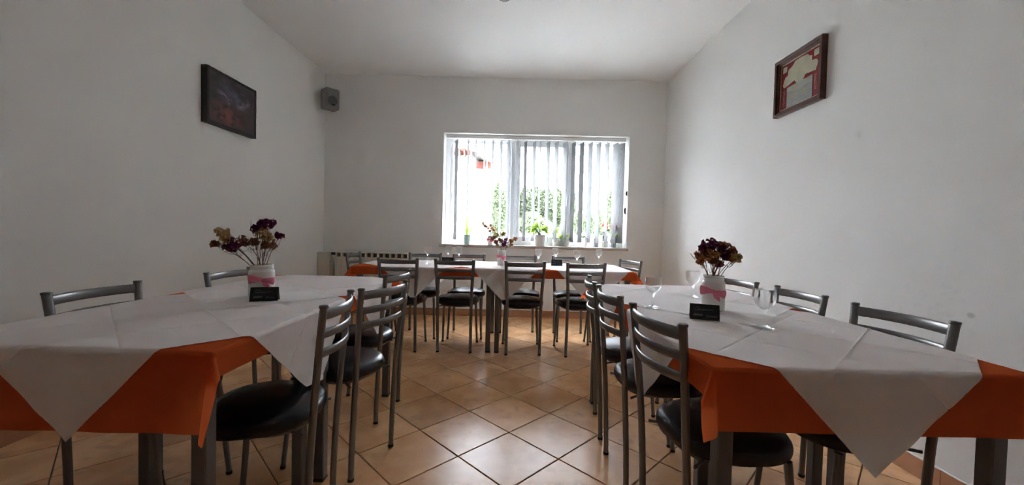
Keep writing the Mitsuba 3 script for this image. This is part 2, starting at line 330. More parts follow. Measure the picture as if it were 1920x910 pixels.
# cloths: flat pattern draped over the table edge
def drape(P, rect, ztop, off, wave=0.0, seed=0, flare=0.05, ridge=38.0):
    x0, x1, y0, y1 = rect
    x, y = P[:, 0], P[:, 1]
    ex = np.maximum(x0-x, 0)+np.maximum(x-x1, 0); ey = np.maximum(y0-y, 0)+np.maximum(y-y1, 0)
    sx = np.where(x < x0, -1.0, 1.0); sy = np.where(y < y0, -1.0, 1.0)
    r = np.hypot(ex, ey)
    th = np.arctan2(ey, ex)
    phi = th + math.radians(9)*np.sin(4*th)
    al = math.radians(ridge)*np.sin(2*th)**0.9*np.clip(r/.03, 0, 1)
    R = 0.011
    arc = np.minimum(r, R*np.pi/2)
    out = (R+off)*np.sin(arc/R); down = (R+off)*(1-np.cos(arc/R)); rest = np.maximum(r-R*np.pi/2, 0)
    w = wave*np.sin((x+y*1.0)*27+seed)*np.clip(rest/.12, 0, 1) + wave*0.7*np.sin((x*0.7-y)*41+seed*2.1)*np.clip(rest/.15, 0, 1)
    fl = flare*rest + w
    out = out + rest*np.sin(al) + fl*np.cos(al); down = down + rest*np.cos(al)
    cx, cy = np.clip(x, x0, x1), np.clip(y, y0, y1)
    return np.c_[cx+sx*out*np.cos(phi)*(r > 0), cy+sy*out*np.sin(phi)*(r > 0), ztop+off-down]
def axis_grid(a, b, e0, e1, step=.014, fine=.0028):
    pts = [np.arange(a, b, step), [b]]
    for e, sgn in ((e0, -1), (e1, 1)):
        if a < e < b: pts += [e+sgn*np.arange(-2, 9)*fine]
    g_ = np.unique(np.concatenate(pts)); g_ = g_[(g_ >= a) & (g_ <= b)]
    keep = [g_[0]]
    for v in g_[1:]:
        if v-keep[-1] > fine*.6: keep.append(v)
    keep[-1] = b
    return np.array(keep)
def flat_grid(gx, gy):
    X, Y = np.meshgrid(gx, gy); n, m = len(gx), len(gy)
    V = np.c_[X.ravel(), Y.ravel(), np.zeros(n*m)]
    q = (np.arange(m-1)[:, None]*n + np.arange(n-1)).ravel()
    return trimesh.Trimesh(V, np.vstack([np.c_[q, q+1, q+n+1], np.c_[q, q+n+1, q+n]]), process=False)
def orange_cloth(key, rect, over, label, seed, wave=.0015):
    l, r, n, f = over; x0, x1, y0, y1 = rect
    m = flat_grid(axis_grid(x0-l, x1+r, x0, x1, .012), axis_grid(y0-n, y1+f, y0, y1, .012))
    V = drape(m.vertices[:, :2], rect, .746, .0012, wave, seed)
    add(key, trimesh.Trimesh(V, m.faces, process=False), 'orange', smooth=True); tag(key, label, 'tablecloth')
RL, RR, RFAR = (-1.575, -.775, 1.02, 2.64), (.515, 1.32, .995, 2.58), (-1.40, 1.07, 3.45, 4.25)
orange_cloth('orange_tablecloth', RL, (.09, .075, .215, .10), 'orange tablecloth spread over the left pair of tables, corners hanging', 1)
orange_cloth('orange_tablecloth_001', RR, (.085, .11, .16, .11), 'orange tablecloth spread over the right pair of tables, corners hanging', 2)
orange_cloth('orange_tablecloth_002', RFAR, (.12, .12, .075, .08), 'orange tablecloth spread over the long table under the window', 3)
def topper(c, rect, lift, rot, label, seed, wave=.002, rest=None):
    key = num('white_table_topper'); h = S_TOP/2
    base = np.arange(-h, h+1e-9, .0052); cr = np.array([-.25, 0, .25])
    g_ = np.unique(np.round(np.concatenate([base[np.min(np.abs(base[:, None]-cr), axis=1) > .0075], (cr[:, None]+np.array([-.007, -.0045, -.0025, -.001, 0, .001, .0025, .0045, .007])).ravel(), [h]]), 5))
    m = flat_grid(g_, g_)
    uv = m.vertices[:, :2].copy()
    a = math.radians(45+rot)
    P = np.array(c) + uv[:, :1]*[math.cos(a), math.sin(a)] + uv[:, 1:]*[-math.sin(a), math.cos(a)]
    hgt = np.zeros(len(uv))
    for q, (ax, other) in enumerate(((0, 1), (1, 0))):
        for k_, x_ in enumerate(cr):
            sg = 1.0 if (k_+q) % 2 else -.7
            amp = .55+.6*meshkit.noise(np.c_[uv[:, other]*5+seed*7, uv[:, other]*0+k_*3+q*11, uv[:, other]*0])
            hgt += sg*amp*.0027*np.exp(-np.abs(uv[:, ax]-x_)/.0042)
    hgt += .0012*(meshkit.fbm(np.c_[uv*7, uv[:, :1]*0+seed], 3)-.4)
    V = drape(P, rect, .746, np.maximum(lift+hgt, .0020 if lift < .005 else .0034), wave, seed, flare=.06)
    if rest:                                           # a tip that lies on the chair seat below it
        ax, sg, zr = rest; e = {(0, 1): rect[1], (0, -1): rect[0], (1, -1): rect[2]}[(ax, sg)]
        lo = (V[:, 2] < zr) & (sg*(V[:, ax]-e) > 0)
        V[lo, ax] += sg*(zr-V[lo, 2])*.35; V[lo, 2] = zr+.0015
    add(key, trimesh.Trimesh(V, m.faces, process=False), 'topper', smooth=True, uv=uv); tag(key, label, 'table topper')
topper((-1.150, 1.487), RL, .0042, 2, 'white square topper laid cornerwise on the near end of the left table', 1, rest=(0, 1, .488))
topper((-1.175, 2.20), RL, .0066, 3, 'white square topper under the vase end, on the far half of the left table', 2, rest=(0, 1, .488))
topper((.930, 1.44), RR, .0042, -2, 'white square topper laid cornerwise on the near end of the right table', 3)
topper((.915, 2.16), RR, .0066, -1, 'white square topper on the far half of the right table', 4, rest=(0, -1, .488))
topper((-.86, 3.87), RFAR, .0042, 0, 'white topper on the left third of the long table under the window', 5, rest=(1, -1, .486))
topper((-.065, 3.865), RFAR, .0066, 0, 'white topper in the middle of the long table, under the vase', 6, rest=(1, -1, .486))
topper((.70, 3.845), RFAR, .0042, 0, 'white topper on the right third of the long table under the window', 7, rest=(1, -1, .486))
TOPZ = .7535

# ------------------------------------------------------------------ chairs
def post_y(z): return -.0158*z - .0608*z*z
CH = []   # (suffix, ply dict)
def chp(suf, mesh, m, smooth=True): CH.append((suf, ply(mesh, 'mat_'+m, smooth=smooth)))
for q, s in enumerate((-1, 1)):
    e = f'_{q:03d}' if q else ''
    p = smooth_path([(s*.146, 0, .012), (s*.146, post_y(.22), .22), (s*.147, post_y(.43), .43), (s*.151, post_y(.56), .56), (s*.159, post_y(.70), .70), (s*.1655, post_y(.822), .822)], 22)
    chp('rear_leg'+e, tube(p, .0115, np.linspace(.0125, .0145, 22), 14, ref=(0, 1, 0)), 'metal', 50)
    chp('rear_leg'+e+'__top_cap', at(lathe([(0, -.003), (.0136, -.003), (.0146, -.001), (.0146, .004), (.0128, .0062), (0, .0066)], 16), s*.1657, post_y(.824), .822), 'metal_dark', 40)
    chp('rear_leg'+e+'__foot_cap', at(lathe([(0, 0.0005), (.0125, 0.0005), (.0132, .003), (.0132, .012), (.012, .0135), (0, .0135)], 14), s*.146, 0, 0), 'rubber', 40)
    p = smooth_path([(s*.150, .305, .408), (s*.156, .318, .27), (s*.162, .333, .10), (s*.166, .342, .012)], 14)
    chp('front_leg'+e, tube(p, np.linspace(.0122, .0098, 14), None, 12, ref=(0, 1, 0)), 'metal', 50)
    chp('front_leg'+e+'__foot_cap', at(lathe([(0, 0.0005), (.0115, 0.0005), (.0118, .003), (.0118, .011), (.0105, .0125), (0, .0125)], 14), s*.166, .342, 0), 'rubber', 40)
for q, (z, hh) in enumerate(((.797, .0185), (.732, .0152), (.668, .0150))):
    hw = .1655 - (.822-z)*.055
    x = np.linspace(-hw, hw, 21)
    p = np.c_[x, post_y(z) - .036*(1-(x/hw)**2), np.full(21, z)]
    chp('slat'+(f'_{q:03d}' if q else ''), tube(p, hh, .0068, 14, ref=(0, 0, 1)), 'metal', 60)
def seat_mesh():
    n = 56; a = np.arange(n)/n*2*np.pi; e = 2/2.45
    X = .191*np.sign(np.cos(a))*np.abs(np.cos(a))**e; Y = .187*np.sign(np.sin(a))*np.abs(np.sin(a))**e
    X = X*(1+.06*np.clip(Y/.187, -1, 1))
    rings = [(.0, .413), (.55, .412), (.90, .412), (.965, .417), (.992, .426), (1.0, .438), (.990, .450), (.955, .461), (.88, .4695), (.74, .476), (.5, .481), (.25, .4825), (0, .483)]
    V = np.vstack([np.c_[X*k_, .182+Y*k_, np.full(n, z)] for k_, z in rings]); F = []
    i = np.arange(n); j = (i+1) % n
    for k_ in range(len(rings)-1): F += [np.c_[k_*n+i, k_*n+j, (k_+1)*n+j], np.c_[k_*n+i, (k_+1)*n+j, (k_+1)*n+i]]
    m = trimesh.Trimesh(V, np.vstack(F), process=False); m.merge_vertices(); m.update_faces(m.nondegenerate_faces())
    if m.volume < 0: m.invert()
    return m
SEAT = seat_mesh()
SEATS = {'black': ply(SEAT, 'mat_vinyl', smooth=True), 'brown': ply(SEAT, 'mat_vinyl_brown', smooth=True)}
th = np.linspace(0, 2*np.pi, 41)
ring = tube(np.c_[.140*np.sign(np.cos(th))*np.abs(np.cos(th))**.7, .165+.140*np.sign(np.sin(th))*np.abs(np.sin(th))**.7, np.full(41, .406)], .0075, .0075, 10, caps=False)
x = np.linspace(-.145, .145, 13)
arch = tube(np.c_[x, .010 + .085*(1-(x/.145)**2)**.6, .401 + .006*(1-(x/.145)**2)], .0055, .004, 8, ref=(0, 0, 1))
chp('seat_frame', cat_([ring, arch]), 'metal_dark', 60)
nchair = 0
def chair(x, y, face, label, group, seat='black'):
    """x, y: midpoint between the rear feet; face: direction (dx, dy) that the sitter looks"""
    global nchair
    key = num('metal_chair'); rz = math.atan2(face[1], face[0]) - math.pi/2
    M = TW(x, y, 0, rz)
    scene[key+'__seat'] = {**SEATS[seat], 'to_world': M}
    for suf, d in CH: scene[key+'__'+suf] = {**d, 'to_world': M}
    tag(key, label, 'chair', group)
GA, GW = 'chairs along the aisle', 'chairs along the walls'
chair(-.672, 1.405, (-1, -.15), 'slat-back chair with black seat on the aisle side of the left table, nearest the camera', 'chairs on the aisle side of the left table')
chair(-.622, 1.795, (-.958, .286), 'slat-back chair with black seat, middle one on the aisle side of the left table', 'chairs on the aisle side of the left table')
chair(-.715, 2.305, (-1, .13), 'slat-back chair with black seat on the aisle side of the left table, farthest away', 'chairs on the aisle side of the left table')
chair(-1.545, 1.52, (1, .0), 'silver slat-back chair between left wall and left table, the nearer to the camera', 'chairs along the left wall')
chair(-1.520, 2.20, (1, 0), 'silver slat-back chair between left wall and left table, beside the vase', 'chairs along the left wall')
chair(.517, 1.285, (.99, .125), 'slat-back chair with brown seat, aisle side of the right table, nearest the camera', 'chairs on the aisle side of the right table', 'brown')
chair(.486, 1.770, (.998, .05), 'slat-back chair with brown seat, middle one on the aisle side of the right table', 'chairs on the aisle side of the right table', 'brown')
chair(.497, 2.20, (.994, -.11), 'slat-back chair with brown seat, aisle side of the right table, farthest from the camera', 'chairs on the aisle side of the right table', 'brown')
chair(1.325, 1.405, (-1, -.09), 'silver slat-back chair between right wall and right table, nearest the camera', 'chairs along the right wall', 'brown')
chair(1.335, 1.92, (-1, .03), 'silver slat-back chair between right wall and right table, second from the camera', 'chairs along the right wall', 'brown')
chair(1.300, 2.38, (-1, -.08), 'silver slat-back chair between right wall and right table, behind the vase', 'chairs along the right wall', 'brown')
chair(-.985, 3.455, (.0, 1), 'silver slat-back chair, leftmost of four with backs to the camera at the window table', 'chairs on the near side of the window table')
chair(-.500, 3.475, (.02, 1), 'silver slat-back chair, second from left with back to the camera at the window table', 'chairs on the near side of the window table')
chair(.107, 3.445, (-.05, 1), 'silver slat-back chair, second from right with back to the camera at the window table', 'chairs on the near side of the window table')
chair(.625, 3.440, (-.14, 1), 'silver slat-back chair, rightmost of four with backs to the camera at the window table', 'chairs on the near side of the window table')
chair(-.940, 4.225, (.05, -1), 'silver slat-back chair facing the camera behind the window table, beside the radiator', 'chairs on the far side of the window table')
chair(-.473, 4.265, (.03, -1), 'silver slat-back chair facing the camera behind the window table, left of the vase', 'chairs on the far side of the window table')
chair(.085, 4.250, (.03, -1), 'silver slat-back chair facing the camera behind the window table, just right of the vase', 'chairs on the far side of the window table')
chair(.605, 4.250, (.05, -1), 'silver slat-back chair facing the camera behind the window table, rightmost there', 'chairs on the far side of the window table')
chair(-1.555, 4.00, (1, .0), 'silver slat-back chair at the left end of the window table, before the radiator', 'chairs at the ends of the window table')
chair(1.110, 3.90, (-.937, -.347), 'silver slat-back chair at the right end of the window table', 'chairs at the ends of the window table')

# ------------------------------------------------------------------ glasses
def glass_mesh(H, foot, bowl_z, rmax, rim, sr=.0042):
    o = [(0, 0), (foot*.98, 0), (foot, .0012), (foot*.95, .0026), (foot*.5, .0045), (sr*1.7, .009), (sr, .018), (sr*.92, bowl_z*.55), (sr*1.15, bowl_z-.008), (sr*2.2, bowl_z)]
    hb = H-bowl_z
    for t in (.08, .18, .30, .42, .55, .68, .80, .90, 1.0):
        rr = rmax*math.sin(min(1.0, t/.55)*math.pi/2)**.75 if t < .55 else rmax+(rim-rmax)*((t-.55)/.45)**1.6
        o.append((max(rr, sr*2.4), bowl_z+hb*t))
    w = .0019
    inn = [(r_-w, z) for r_, z in o[-9:]][::-1]
    inn = [(rim-w*.5, H+.0006)] + inn
    inn = [p for p in inn if p[1] > bowl_z+.006] + [(sr*1.2, bowl_z+.0075), (0, bowl_z+.0065)]
    return lathe(o+inn, 40)
G_SMALL = ply(glass_mesh(.137, .034, .060, .0365, .0335), 'mat_glass', smooth=50)
G_TALL = ply(glass_mesh(.166, .032, .086, .0330, .0285), 'mat_glass', smooth=50)
def glass(x, y, d, label, group):
    key = num('wine_glass'); scene[key] = {**d, 'to_world': TW(x, y, TOPZ+.0006, 0)}; tag(key, label, 'wine glass', group)
glass(.630, 1.769, G_SMALL, 'small stemmed wine glass left of the vase on the right table', 'wine glasses on the right table')
glass(.963, 2.115, G_SMALL, 'small stemmed wine glass just behind the vase on the right table', 'wine glasses on the right table')
glass(.913, 1.429, G_SMALL, 'small stemmed wine glass right of the black card on the right table, nearest the camera', 'wine glasses on the right table')
for (x, y, lab) in ((-.805, 3.76, 'leftmost wine glass on the window table'), (-.655, 4.03, 'wine glass on the window table, second from left'), (-.532, 3.93, 'wine glass on the window table, just left of the vase of dried flowers'),
                    (.243, 3.77, 'wine glass on the window table, first to the right of the vase'), (.440, 4.09, 'wine glass on the window table, behind the right black card'), (.588, 3.64, 'wine glass on the window table, second from right'), (.880, 4.07, 'rightmost wine glass on the window table')):
    glass(x, y, G_TALL, lab, 'wine glasses on the window table')

# ------------------------------------------------------------------ vases, bouquets, cards
def jar_parts(R, H):
    nk = R*.86
    prof = [(0, .0), (R*.94, .0), (R, .006), (R, H*.76), (R*.97, H*.81), (nk, H*.845), (nk, H*.87), (nk+.002, H*.88), (nk+.002, H*.90), (nk, H*.91), (nk, H*.93), (nk+.002, H*.94), (nk+.002, H*.96), (nk, H*.97), (nk+.001, H), (nk-.004, H), (nk-.004, H*.84), (R-.005, H*.78), (R-.005, .012), (0, .012)]
    return lathe(prof, 40)
def bow(R, z, az, s=1.0, tails=True):
    """ribbon bow knotted on the jar; az = direction it faces"""
    def lobe(sgn, L, h, drop, lift):
        n = 12; t = np.linspace(0, 1, n)
        p = np.c_[sgn*L*t, -.004-.010*np.sin(t*2.2)+.010*t*t, -drop*t+lift*np.sin(t*math.pi)]
        m = tube(p, h*(.28+.72*t**.8), .004+.007*np.sin(t*math.pi*.85), 12, ref=(0, 0, 1))
        V = m.vertices.copy(); V[:, 1] += .0022*np.sin(V[:, 2]*420)*np.abs(V[:, 0])/L
        m.vertices = V
        return m
    parts = [lobe(-1, .048*s, .021*s, -.004, .002), lobe(1, .046*s, .017*s, .008, 0), trimesh.creation.icosphere(2, .0085*s).apply_scale([1, .8, 1.1])]
    if tails: parts.append(tube(np.array([(.004, -.004, -.004), (.012, -.008, -.018), (.022, -.006, -.030), (.026, -.005, -.040)])*s, np.array([.006, .010, .008, .001])*s, .0014, 8, ref=(1, 0, 0)))
    m = cat_(parts); m.apply_translation([0, -R-.006, z])
    m.apply_transform(trimesh.transformations.rotation_matrix(az+math.pi/2, [0, 0, 1]))
    return m
def vase(x, y, z, R, H, label, s=1.0, group=None):
    key = num('jar_vase'); az = math.atan2(-y, -x)
    add(key+'__jar', at(jar_parts(R, H), x, y, z), 'jar', smooth=40)
    b = cat_([bow(R, H*.56, az, s), lathe([(R+.0004, H*.53), (R+.0014, H*.535), (R+.0014, H*.585), (R+.0004, H*.59)], 40)])
    add(key+'__ribbon', at(b, x, y, z), 'ribbon', smooth=50); tag(key+'__ribbon', 'pink ribbon tied in a bow')
    tag(key, label, 'vase', group)
    return key
def floret(r):
    n = 6; a = np.arange(n)/n*2*np.pi
    k = 1+.25*np.cos(a*3+random.random()*6)
    V = np.vstack([[0, 0, -r*.5], np.c_[r*.55*np.cos(a), r*.55*np.sin(a), np.full(n, 0.0)], np.c_[r*k*np.cos(a+.3), r*k*np.sin(a+.3), r*.45*np.cos(a*2+1)+r*.3]])
    i = np.arange(n); j = (i+1) % n
    return V, np.vstack([np.c_[i*0, 1+i, 1+j], np.c_[1+i, 1+n+i, 1+j], np.c_[1+j, 1+n+i, 1+n+j]])
def head_mesh(c, r, rng, n, fl):
    Vs, Fs, o = [], [], 0
    for q in range(n):
        d = rng.normal(size=3); d /= np.linalg.norm(d); d[2] = d[2]*.8+.15
        V, F = floret(fl*rng.uniform(.7, 1.25))
        z = d/np.linalg.norm(d); xx = np.cross(z, rng.normal(size=3)); xx /= np.linalg.norm(xx); yy = np.cross(z, xx)
        V = V@np.array([xx, yy, z]) + np.asarray(c) + d*r*rng.uniform(.35, 1.35)
        Vs.append(V); Fs.append(F+o); o += len(V)
    return trimesh.Trimesh(np.vstack(Vs), np.vstack(Fs), process=False)
def bouquet(x, y, ztop, heads, label, seed, s=1.0):
    """heads: (across, up, r, colour) in metres seen from the camera, from the jar's mouth"""
    rng = np.random.default_rng(seed); key = num('dried_bouquet')
    az = math.atan2(-y, -x); rtv = np.array([-math.sin(az), math.cos(az), 0])
    fwv = np.array([math.cos(az), math.sin(az), 0])
    for q, (a, u, r, col) in enumerate(heads):
        e = f'_{q:03d}' if q else ''
        dep = rng.uniform(-.035, .035)*s
        tip = np.array([x, y, ztop]) + rtv*a + fwv*dep + [0, 0, u]
        base = np.array([x+rng.uniform(-.012, .012)*s, y+rng.uniform(-.012, .012)*s, ztop-.06*s])
        mid = base*.45+tip*.55 + rng.normal(0, .006, 3)*s - (rtv*a)*.12
        st = [tube(smooth_path([base, mid, tip], 9), .0014*s, n=6)]
        for w in range(3):
            tw = tip + rng.normal(0, r*.7, 3); st.append(tube(smooth_path([mid*.45+tip*.55, (tip+mid)/2+(tw-tip)*.6, tw], 6), .0009*s, n=5))
        add(key+'__stem'+e, cat_(st), 'stem', smooth=True)
        add(key+'__flower_head'+e, head_mesh(tip, r*.92, rng, int(12+520*r), .0105*s), 'fl_'+col)
    tag(key, label, 'dried flowers')
LX, LY = -1.150, 1.815
vase(LX, LY, TOPZ, .053, .145, 'white jar vase with pink bow standing on the left table')
bouquet(LX, LY, TOPZ+.145, [(-.150, .137, .026, 'ochre'), (-.135, .115, .020, 'ochre'), (-.108, .088, .032, 'purple'), (-.125, .075, .02, 'purple'), (-.068, .100, .026, 'brown'), (-.018, .165, .026, 'purple'), (.028, .188, .026, 'purple'), (.000, .182, .018, 'purple'),
        (.008, .140, .032, 'ochre'), (.022, .118, .022, 'ochre'), (.066, .128, .014, 'purple'), (.038, .088, .022, 'brown'), (-.030, .100, .018, 'brown'), (.012, .085, .018, 'brown'), (-.178, .090, .010, 'brown')],
        'dried purple and ochre statice in the jar vase on the left table', 11)
RX, RY = .893, 1.760
vase(RX, RY, TOPZ, .048, .152, 'white jar vase with pink bow standing on the right table behind the black card')
bouquet(RX, RY, TOPZ+.152, [(-.020, .130, .030, 'purple'), (-.040, .118, .018, 'purple'), (.036, .125, .024, 'brown'), (.012, .118, .024, 'purple'), (.066, .108, .018, 'brown'), (.088, .082, .018, 'ochre'), (.072, .076, .016, 'rust'), (-.060, .078, .020, 'brown'), (-.055, .058, .012, 'rust'),
        (-.020, .088, .028, 'rust'), (.020, .085, .028, 'brown'), (-.036, .100, .020, 'brown'), (.045, .088, .02, 'purple'), (.0, .060, .018, 'brown'), (.02, .05, .014, 'purple')],
        'dense dried purple and rust statice in the jar vase on the right table', 12)
FX, FYV = -.108, 3.86
vase(FX, FYV, TOPZ, .043, .146, 'white jar vase with pink bow standing on the window table', .9)
bouquet(FX, FYV, TOPZ+.146, [(-.055, .140, .022, 'ochre'), (.010, .150, .020, 'ochre'), (-.085, .105, .024, 'brown'), (-.060, .070, .02, 'brown'), (.030, .080, .030, 'purple'), (.020, .050, .022, 'purple'), (.085, .080, .022, 'rust'), (.125, .110, .020, 'rust'), (.105, .095, .018, 'ochre'), (-.02, .09, .02, 'brown'), (.09, .045, .014, 'ochre'), (-.045, .035, .014, 'ochre')],
        'dried rust and ochre statice in the jar vase on the window table', 13)
def card(x0, y0, x1, y1, label, h=.058):
    key = num('reserved_card'); a, b = np.array([x0, y0]), np.array([x1, y1]); d = (b-a); L = np.linalg.norm(d); d /= L; n = np.array([d[1], -d[0]])   # n faces the camera
    rz = math.atan2(d[1], d[0])
    t = .0016; w = .042; lean = math.atan2(w/2, h)
    prof = Polygon([(0, 0), (w/2, h), (w, 0), (w-.003, 0), (w/2, h-.007), (.003, 0)])
    m = trimesh.creation.extrude_polygon(prof, L)        # x: depth, y: height, z: along
    M4 = np.array([[0, 0, 1, 0], [1, 0, 0, 0], [0, 1, 0, 0], [0, 0, 0, 1.]]); m.apply_transform(M4)
    if m.volume < 0: m.invert()
    to = TW(x0, y0, TOPZ, rz)
    add(key+'__folded_card', m, 'black_card', to=to)
    # faint grey print lying on the sloping face
    pr = []
    xs_ = np.linspace(.22, .80, 60)
    sq = np.c_[xs_*L, .68*h + .055*h*np.sin(xs_*62)*(.6+.4*np.sin(xs_*17)) + .07*h*(xs_-.5), xs_*0]
    pr.append(tube(sq, .0009, .0002, 5, ref=(0, 1, 0)))
    pr.append(tube(smooth_path([(.2*L, .60*h, 0), (.27*L, .86*h, 0), (.33*L, .80*h, 0), (.25*L, .62*h, 0)], 14), .0009, .0002, 5, ref=(0, 1, 0)))
    for q in range(7): pr.append(bx(L*(.12+.034*q), L*(.12+.034*q+.026), h*.26, h*(.36+.03*(q % 3)), -.0002, .0002))
    pr.append(trimesh.creation.cylinder(.0042, .0004).apply_translation([L*.40, h*.33, 0]))
    pr.append(trimesh.creation.annulus(.0030, .0048, .0004).apply_translation([L*.60, h*.28, 0]))
    for q in range(8): pr.append(bx(L*(.67+.028*q), L*(.67+.028*q+.020), h*.24, h*.30, -.0002, .0002))
    pm = cat_(pr); R4 = np.array([[1, 0, 0, 0], [0, math.sin(lean), -math.cos(lean), -.0004], [0, math.cos(lean), math.sin(lean), 0], [0, 0, 0, 1.]])
    pm.apply_transform(R4)
    add(key+'__print', pm, 'grey_print', to=to); tag(key+'__print', 'faint grey script and marks')
    tag(key, label, 'table card')
card(-1.108, 1.665, -1.008, 1.700, 'black folded table card before the vase on the left table')
card(.697, 1.545, .795, 1.508, 'black folded table card before the vase on the right table')
card(-.690, 3.855, -.580, 3.86, 'black folded table card behind a chair back, left on the window table')
card(.383, 3.905, .490, 3.905, 'black folded table card right of the vase on the window table')

# ------------------------------------------------------------------ things on the walls
# radiator: thirteen cast sections
tag('radiator', 'cream cast radiator low on the back wall in the left corner', 'radiator')
n = 12; RX0, RX1 = -2.175, -1.285; w = (RX1-RX0)/n
for q in range(n):
    a, b = RX0+q*w+.0015, RX0+(q+1)*w-.0015; e = f'_{q:03d}' if q else ''
    add('radiator__section'+e, cat_([cbox(a, b, 4.848, 4.858, .14, .722, .003), cbox(a, b, 4.93, 4.94, .14, .74, .003), cbox((a+b)/2-.006, (a+b)/2+.006, 4.856, 4.932, .14, .70, .003),
        cbox(a, a+.008, 4.850, 4.94, .722, .782, .003), cbox(b-.008, b, 4.850, 4.94, .722, .782, .003), cbox(a+.008, b-.008, 4.852, 4.94, .770, .782, .002), cbox(a, b, 4.865, 4.925, .66, .70, .01)]), 'radiator')
    add('radiator__section'+e+'__vent', bx(a+.008, b-.008, 4.893, 4.897, .718, .770), 'rad_slot')
add('radiator__bracket', cat_([bx(-2.0, -1.97, 4.94, 5.0, .55, .60), bx(-1.5, -1.47, 4.94, 5.0, .55, .60), bx(-2.0, -1.97, 4.94, 5.0, .2, .25), bx(-1.5, -1.47, 4.94, 5.0, .2, .25)]), 'radiator')
add('radiator__valve', tube([(-2.236, 4.885, .755), (-2.19, 4.885, .755)], .016, n=14), 'dark_plastic', smooth=50)
add('radiator__pipe', cat_([tube([(-2.225, 4.885, .745), (-2.225, 4.885, .10)], .009, n=10), tube([(-2.225, 4.885, .10), (-2.225, 5.0, .10)], .009, n=10)]), 'radiator', smooth=50)
add('pipe_cover', cbox(XL+.001, -2.245, 4.84, 4.999, .002, .772, .004), 'radiator'); tag('pipe_cover', 'cream boxed pipe cover in the left corner, left of the radiator', 'pipe cover')
# speaker
tag('wall_speaker', 'small grey loudspeaker high up in the left back corner', 'loudspeaker')
def rbox(w, d, h, r):
    P = trimesh.creation.icosphere(2, r).vertices
    return trimesh.convex.convex_hull(np.vstack([P+[sx*(w/2-r), sy*(d/2-r), sz*(h/2-r)] for sx in (-1, 1) for sy in (-1, 1) for sz in (-1, 1)]))
a = math.radians(49); SPK = TW(-2.238, 4.805, 2.61, a)          # local -y is the front
add('wall_speaker__cabinet', rbox(.172, .150, .242, .022), 'speaker_grey', smooth=40, to=SPK)
sp = cbox(-.070, .070, -.0795, -.070, -.105, .105, .004)
add('wall_speaker__grille', cat_([sp, trimesh.creation.cylinder(.062, .008, sections=40).apply_transform(trimesh.transformations.rotation_matrix(math.pi/2, [1, 0, 0])).apply_translation([-.008, -.080, -.030])]), 'speaker_grey', smooth=40, to=SPK)
add('wall_speaker__cone', trimesh.creation.cylinder(.057, .008, sections=40).apply_transform(trimesh.transformations.rotation_matrix(math.pi/2, [1, 0, 0])).apply_translation([-.008, -.0835, -.030]), 'speaker_dark', smooth=40, to=SPK)
add('wall_speaker__badge', cat_([cbox(-.020, .018, -.0885, -.0868, -.086, -.066, .0006), cbox(-.012, .0, -.0895, -.0884, -.080, -.071, .0004)]), 'frame_black', to=SPK)
add('wall_speaker__bracket', cat_([tube([(-2.255, 4.84, 2.61), (-2.28, 4.995, 2.61)], .014, n=12), cbox(-2.32, -2.24, 4.988, 5.0, 2.56, 2.66)]), 'speaker_dark', smooth=40)
# left canvas
tag('dark_picture', 'black edged picture with dark blue and rust abstract print, on the left wall', 'picture')
y0, y1, z0, z1 = 3.030, 3.605, 1.858, 2.288
add('dark_picture__frame', cat_([cbox(XL, XL+.050, y0, y1, z0, z0+.022), cbox(XL, XL+.050, y0, y1, z1-.022, z1), cbox(XL, XL+.050, y0, y0+.022, z0+.022, z1-.022), cbox(XL, XL+.050, y1-.022, y1, z0+.022, z1-.022)]), 'frame_black')
add('dark_picture__print', bx(XL+.002, XL+.046, y0+.021, y1-.021, z0+.021, z1-.021), 'canvas')
# right poster in a wooden frame
tag('framed_poster', 'framed red and cream poster in a dark wooden frame, on the right wall', 'picture')
y0, y1, z0, z1 = 2.440, 2.877, 1.932, 2.323
def mitred(w0, w1, xa, xb):
    return cat_([cbox(XR-xb, XR-xa, y0+w0, y1-w0, z0+w0, z0+w1), cbox(XR-xb, XR-xa, y0+w0, y1-w0, z1-w1, z1-w0), cbox(XR-xb, XR-xa, y0+w0, y0+w1, z0+w1, z1-w1), cbox(XR-xb, XR-xa, y1-w1, y1-w0, z0+w1, z1-w1)])
add('framed_poster__frame', cat_([mitred(0, .020, 0, .038), mitred(.018, .034, 0, .026)]), 'frame_wood')
add('framed_poster__lip', mitred(.033, .044, 0, .016), 'frame_lip')
add('framed_poster__backing', bx(XR-.010, XR-.001, y0+.04, y1-.04, z0+.04, z1-.04), 'poster_red')
A0, A1, B0, B1 = y1-.044, y0+.044, z0+.044, z1-.044          # A runs left to right as seen (decreasing y)
def pw(u, v): return (A0+(A1-A0)*u, B0+(B1-B0)*v)
def flat_poly(pts, lift, m, key):
    P = Polygon([pw(*p) for p in pts]); e = trimesh.creation.extrude_polygon(P, .0006)
    e.apply_transform(np.array([[0, 0, -1, XR-lift], [1, 0, 0, 0], [0, 1, 0, 0], [0, 0, 0, 1.]]))
    if e.volume < 0: e.invert()
    return e
cream = [(.06, .50), (.03, .56), (.10, .72), (.17, .735), (.18, .85), (.30, .90), (.36, .975), (.52, .985), (.68, .965), (.74, .90), (.80, .89), (.80, .775), (.91, .76), (.955, .68), (.90, .53), (.64, .56), (.58, .44), (.44, .44), (.36, .55), (.10, .485)]
add('framed_poster__cream_shape', cat_([flat_poly(cream, .0106, '', ''), flat_poly([(.03, .83), (.14, .83), (.14, .965), (.03, .965)], .0106, '', ''), flat_poly([(.85, .83), (.965, .83), (.965, .965), (.85, .965)], .0106, '', '')]), 'poster_cream')
add('framed_poster__picture_panel', flat_poly([(.165, .0), (.165, .46), (.50, .47), (.835, .475), (.835, .0)], .0116, '', ''), 'poster_pic')
ticks = []
